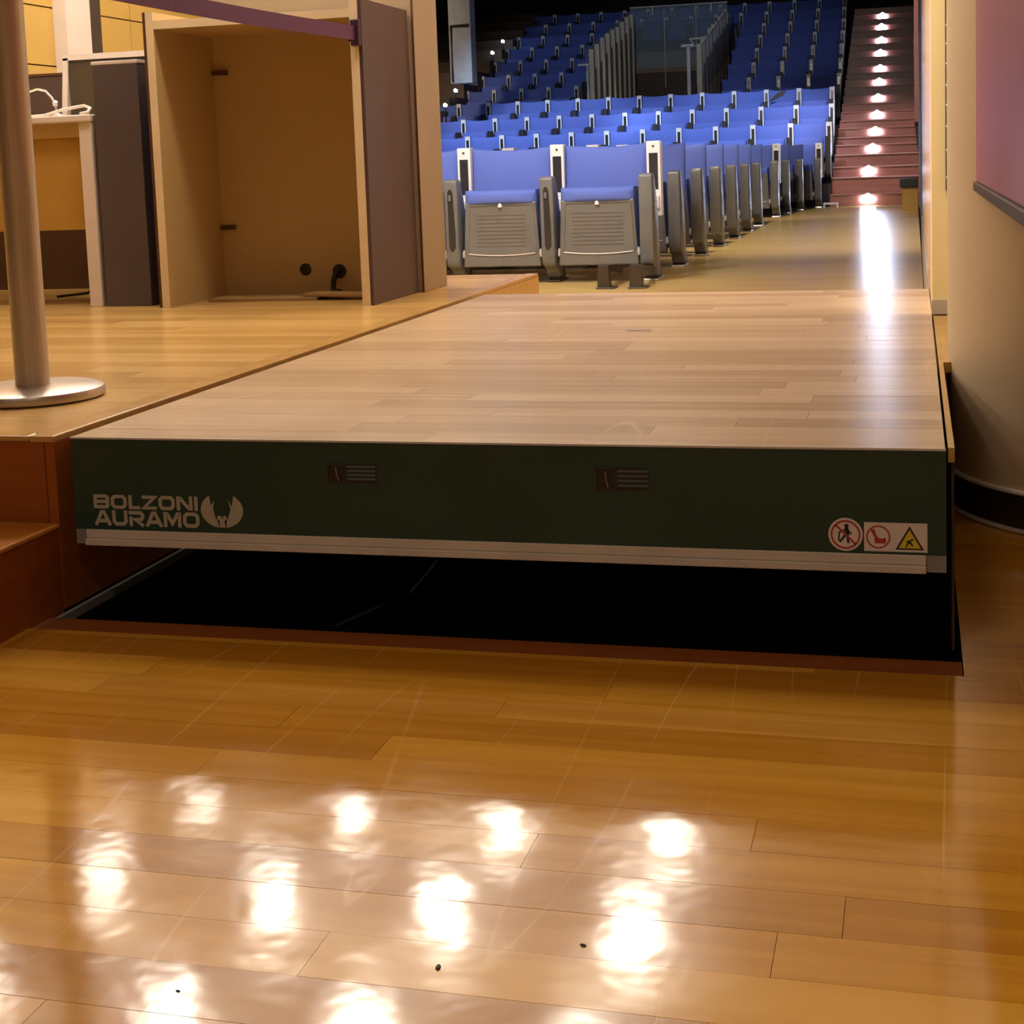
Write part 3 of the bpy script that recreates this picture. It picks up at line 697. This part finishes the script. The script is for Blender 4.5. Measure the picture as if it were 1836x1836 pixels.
for r, y in enumerate(flat_rows):
    n = 5 if r == 0 else 4
    for k in range(n):
        pr = (seat_end if r in (0, 7, 10) else seat_plain) if k == 0 else seat_mid
        xr = X_AISLE+(0, 0, 0, 0, 0, 0, 0, 0, 0.05, 0.16, 0.36)[r]
        if r == 0: lab = 'blue seat with grey folded shell, %s from the aisle in the front row' % ORD[k]
        else: lab = 'blue folding seat, %s from the aisle in the %s row from the wooden lift' % (ORD[k], ORD[r])
        o = place(pr, (xr-k*SP, y, ZS), lab, 'blue seats on the flat hall floor')
        if r == 0 and k == 0: front_seat = o
for lx in (0.0, -0.205):
    MB().prism([(lx-0.040, 0.0), (lx+0.040, 0.0), (lx+0.032, 0.147), (lx-0.032, 0.147)], -0.66, -0.58, 'y').build('front_leg', 'leg_brown', front_seat)
    MB().prism([(-0.62, 0.105), (-0.62, 0.146), (-0.15, 0.108), (-0.15, 0.06)], lx-0.03, lx+0.03, 'x').build('leg_arm', 'leg_brown', front_seat)
    MB().box(lx-0.045, lx+0.075, -0.69, -0.55, 0, 0.010).build('front_foot', 'leg_brown', front_seat, bevel=0.003)
# raised tiers
tiers = [(20.2, 1.297, 0.43, 0.56, 11), (21.6, 1.605, 0.402, 0.55, 12), (23.0, 1.925, 0.34, 0.54, 13),
         (24.4, 2.212, 0.387, 0.520, 0), (25.5, 2.533, 0.368, 0.521, 0), (26.5, 2.858, 0.346, 0.525, 0), (27.5, 3.179, 0.325, 0.526, 0),
         (28.5, 3.484, 0.306, 0.526, 0), (29.5, 3.803, 0.276, 0.528, 0), (30.5, 4.10, 0.25, 0.528, 0)]
for r, (y, zt, xe, s, n) in enumerate(tiers):
    zb_ = zt-0.925
    ynext = tiers[r+1][0]-0.35 if r+1 < len(tiers) else y+2
    if n or r >= 8: mb = MB().box(-7.2, 0.47, y-0.35, ynext, -0.1, zb_)
    else: mb = MB().box(-7.2, -4.05, y-0.35, ynext, -0.1, zb_).box(-2.0, 0.47, y-0.35, ynext, -0.1, zb_)
    struct('floor_tier', mb, 'tier_dark')
    blocks = [(xe, n, 'stair aisle')] if n else [(xe, 4 if r < 8 else 8, 'stair aisle')]
    if not n: blocks.append((-4.31 if r < 8 else xe-8*s, 5, 'glass railed entrance'))
    for bx, cnt, ref in blocks:
        for k in range(cnt):
            rowname = '%s raised row' % ORD[r]
            if ref == 'stair aisle': lab = 'blue seat, %s from the lit stairs in the %s' % (ORD[k], rowname)
            else: lab = 'dim blue seat, %s beyond the glass railed entrance in the %s' % (ORD[k], rowname)
            so = place(seat_far, (bx-k*s, y, zb_), lab, 'blue seats on the raised tiers', s/SP, 1.0)
            if r == 2 and k == 1: tablet_seat = so
# open writing tablet on a third-row seat
wt = MB().prism([(-0.16, 0.0), (0.10, 0.10), (0.17, 0.16), (0.12, 0.19), (-0.02, 0.14), (-0.14, 0.05)], -0.012, 0.012, 'y').build('writing_tablet', 'seat_dark', bevel=0.003)
wt.parent = tablet_seat; wt.location = (-SP+0.27, -0.22, 0.70)

# ------------------------------------------------------------------ stairs on the right of the seats
LEDS = [(1.0, 0.17), (0.99, 0.56), (1.03, 0.89), (1.05, 1.16), (1.06, 1.44), (1.06, 1.74), (1.06, 2.05), (1.06, 2.33), (1.05, 2.66), (1.05, 2.96), (1.04, 3.28), (1.04, 3.57)]
RUN = 0.9
stairs = struct('floor_stairs', MB().box(0.47, 1.72, 19.75, 32, -0.2, 0.03), 'stair_wood')
zprev = ZS
for k, (lx, lz) in enumerate(LEDS):
    z_next = (LEDS[k+1][1] if k+1 < len(LEDS) else lz+0.3)
    z1 = lz+0.07 if k == 0 else lz+0.06
    z2 = z_next-0.09
    y0 = 19.75+RUN*k
    for (ya, za) in ((y0, z1), (y0+RUN/2, z2)):
        MB().box(0.47, 1.72, ya, 32, zprev-0.02, za-0.025).build('riser', 'stair_wood', stairs)
        MB().box(0.47, 1.72, ya-0.02, 32, za-0.025, za).build('tread', 'stair_wood', stairs, bevel=0.004)
        zprev = za
    le = empty('step_light', (lx, y0-0.001, lz), 'bright white step light, %s up from the foot of the brown stairs' % ORD[k], 'light', 'step lights of the right stairs')
    MB().prism([(-0.09, -0.055), (0.09, -0.055), (0.105, 0.0), (0.0, 0.075), (-0.105, 0.0)], -0.03, 0.0, 'y').build('lens', 'led_white', le, bevel=0.01)
    MB().box(-0.09, 0.09, -0.004, 0.004, -0.055, 0.05).build('back_plate', 'chrome', le)
# dark wall right of the stairs, with a red-brown panel and a small dark box on an ochre plinth
wh = struct('wall_hall_right', MB().box(1.72, 1.9, 9.5, 33, 0, 9), 'hall_dark')
MB().box(1.66, 1.72, 20.4, 23.5, 1.25, 3.3).build('wall_panel', 'stair_wood', wh)
pl = empty('plinth', (1.56, 17.6, ZS), 'ochre plinth with a black box on top at the stair foot', 'plinth')
MB().box(-0.06, 0.14, 0, 0.3, 0, 0.30).build('body', 'ochre_panel', pl, bevel=0.004)
MB().box(-0.09, 0.14, -0.03, 0.33, 0.30, 0.42).build('black_box', 'vent_black', pl, bevel=0.01)
wb = empty('white_bracket', (0.50, 19.2, ZS), 'small white bracket lying at the foot of the stairs', 'bracket')
MB().box(-0.1, 0.10, 0, 0.16, 0.05, 0.075).box(0.085, 0.10, 0, 0.16, 0, 0.05).box(-0.1, -0.085, 0, 0.16, 0, 0.05).build('body', 'rail_white', wb, bevel=0.003)

# ------------------------------------------------------------------ entrance between the upper rows
ev = struct('wall_entrance_back', MB().box(-4.05, -2.0, 29.0, 29.14, 1.0, 2.62), 'vom_dark')
MB().box(-4.05, -2.0, 28.98, 29.14, 2.62, 3.05).build('upper_panel', 'vom_brown', ev)
MB().box(-4.05, -2.0, 29.02, 29.16, 3.05, 3.3).build('cap', 'tier_dark', ev)
struct('floor_entrance', MB().box(-4.05, -2.0, 24.0, 29.0, -0.1, 1.0), 'tier_dark')
for sgn, xf, zo in ((-1, -4.0, 0.0), (1, -2.04, -0.02)):
    for k in range(9):
        y = 24.55+k*0.52
        zt = 2.86+(y-24.55)*0.235+zo+random.uniform(-0.03, 0.03)
        o = MB().box(-0.045, 0.045, -0.06, 0.06, 0, zt-1.0).build('timber_fin', 'fin_wood', bevel=0.01)
        o.location = (xf, y, 1.0)
        tag(o, 'pale timber fin, %s behind the third raised row on the %s of the entrance' % (ORD[k], 'far side' if sgn < 0 else 'stair side'), 'fin', 'timber fins along the entrance, %s' % ('far side' if sgn < 0 else 'stair side'))
    hr = empty('glass_rail', (xf, 24.4, 1.3), 'sloping glass balustrade above the %s timber fins' % ('far side' if sgn < 0 else 'stair side'), 'balustrade')
    xo = -0.07 if sgn < 0 else 0.07
    MB().prism([(0.0, 0.6), (4.45, 1.66), (4.45, 2.58), (0.0, 1.52)], xo-0.006, xo+0.006, 'x').build('glass_pane', 'clear_glass', hr)
    MB().tube([(xo, 0, 1.52), (xo, 4.45, 2.58)], 0.012, 8).build('handrail', 'hall_grey', hr)
gr = empty('glass_rail', (-3.0, 29.0, 3.05), 'glass balustrade across the back of the entrance', 'balustrade')
for xa_, xb_ in ((-1.07, -0.36), (-0.35, 0.3), (0.31, 0.95)):
    MB().box(xa_, xb_, -0.05, -0.038, -0.35, 0.93).build('glass_pane', 'clear_glass', gr)
MB().tube([(-1.08, -0.044, 0.93), (0.96, -0.044, 0.93)], 0.016, 8).build('handrail', 'rail_white', gr)
for x in (-0.355, 0.305):
    MB().tube([(x, -0.06, -0.75), (x, -0.06, 0.9)], 0.010, 8).build('rail_post', 'rail_white', gr)
for x in (-0.6, 0.62):
    MB().box(x-0.015, x+0.015, -0.06, -0.03, 0.76, 0.92).build('glass_clamp', 'rail_white', gr)
tp = empty('rail_end_post', (-2.20, 24.3, 1.3), 'white T shaped rail end post beside the timber fins', 'post')
MB().box(-0.03, 0.03, -0.03, 0.03, 0, 1.50).build('upright', 'rail_white', tp, bevel=0.004)
MB().box(-0.13, 0.10, -0.03, 0.03, 1.48, 1.53).build('crossbar', 'rail_white', tp, bevel=0.006)
tq = empty('rail_end_bar', (-4.1, 24.3, 2.55), 'short white rail end bar at the upper rows beyond the fins', 'rail')
MB().box(-0.12, 0.10, -0.02, 0.02, 0, 0.035).box(0.05, 0.08, -0.02, 0.02, -1.26, 0.0).build('bar', 'rail_white', tq, bevel=0.004)
sf = hr
MB().prism([(-0.2, 0.12), (0.18, 0.14), (0.14, 0.10), (-0.14, 0.09)], -0.02, 0.02, 'y').prism([(-0.2, 0.12), (-0.17, 0.11), (-0.08, -0.03), (-0.11, -0.04)], -0.02, 0.02, 'y').prism([(-0.11, -0.04), (0.12, -0.05), (0.12, -0.02), (-0.09, -0.01)], -0.02, 0.02, 'y').build('rail_bracket', 'rail_white', sf).location = (-0.26, 2.1, 1.68)

# ------------------------------------------------------------------ left side of the hall
hl = struct('wall_hall_left', MB().box(-9.0, -8.6, 3, 33, 0, 9), 'hall_wall')
struct('wall_hall_back', MB().box(-9, 1.9, 32.9, 33.1, 0, 9), 'hall_dark')
struct('ceiling_hall', MB().box(-9, 1.9, 7.0, 33, 8.8, 9.0), 'hall_dark')
ws = struct('floor_left_stairs', MB().box(-8.6, -7.2, 20, 33, -0.1, 0.05), 'hall_wall')
for k in range(12):
    MB().box(-8.6, -6.30-0.02*k, 20.3+k*1.0, 33, -0.1, 1.84+(20.3+k*1.0-22.45)*0.27).build('step_block', 'hall_wall', ws)
gp = empty('grey_pillar', (-5.8, 21.6, 2.2), 'pale grey pillar with a handrail bracket on the hall side wall', 'pillar')
for i, (lx, ly, lz) in enumerate(((-6.174, 22.8, 1.89), (-6.342, 24.0, 2.19), (-6.443, 25.2, 2.498), (-6.512, 27.2, 3.062), (-6.555, 28.2, 3.355))):
    o = MB().prism([(-0.028, -0.02), (0.028, -0.028), (0.035, 0.008), (0.0, 0.035), (-0.028, 0.02)], -0.015, 0.015, 'y').build('aisle_light', 'led_white', bevel=0.004)
    o.location = (lx, ly-0.35, lz)
    MB().box(-0.012, 0.012, 0.0, 0.02, -1.2 if i == 0 else -0.5, 0.0).build('stem', 'seat_dark', o)
    tag(o, 'small white light at the far aisle, %s up beside the blue rows' % ORD[i], 'light', 'row end lights on the far aisle')
MB().box(0.0, 0.38, 0, 0.3, 0.0, 3.5).build('shaft', 'hall_grey', gp, bevel=0.01)
MB().tube([(0.05, -0.03, 0.05), (0.05, -0.03, 0.95), (0.36, -0.03, 0.95)], 0.02, 8).build('handrail_bracket', 'hall_dark', gp)

# ------------------------------------------------------------------ crumbs of dirt on the lower floor
for (x, y, r, where) in ((1.287, -1.099, 0.0028, 'lone and slim, nearest below the lift'), (1.14, -1.176, 0.0038, 'largest of the three crumbs'), (0.876, -1.277, 0.0020, 'smallest of the three crumbs')):
    o = MB().lathe([(0.001, 0), (r, 0.0003), (r*0.8, r*0.5), (0.001, r*0.7)], n=9).build('dirt_crumb', 'hole_black', smooth=True)
    o.location = (x, y, 0.0); o.scale = (1.5, 0.8, 1); o.rotation_euler = (0, 0, x*7)
    tag(o, 'tiny black crumb on the amber boards, '+where, 'crumb', 'crumbs on the lower floor')
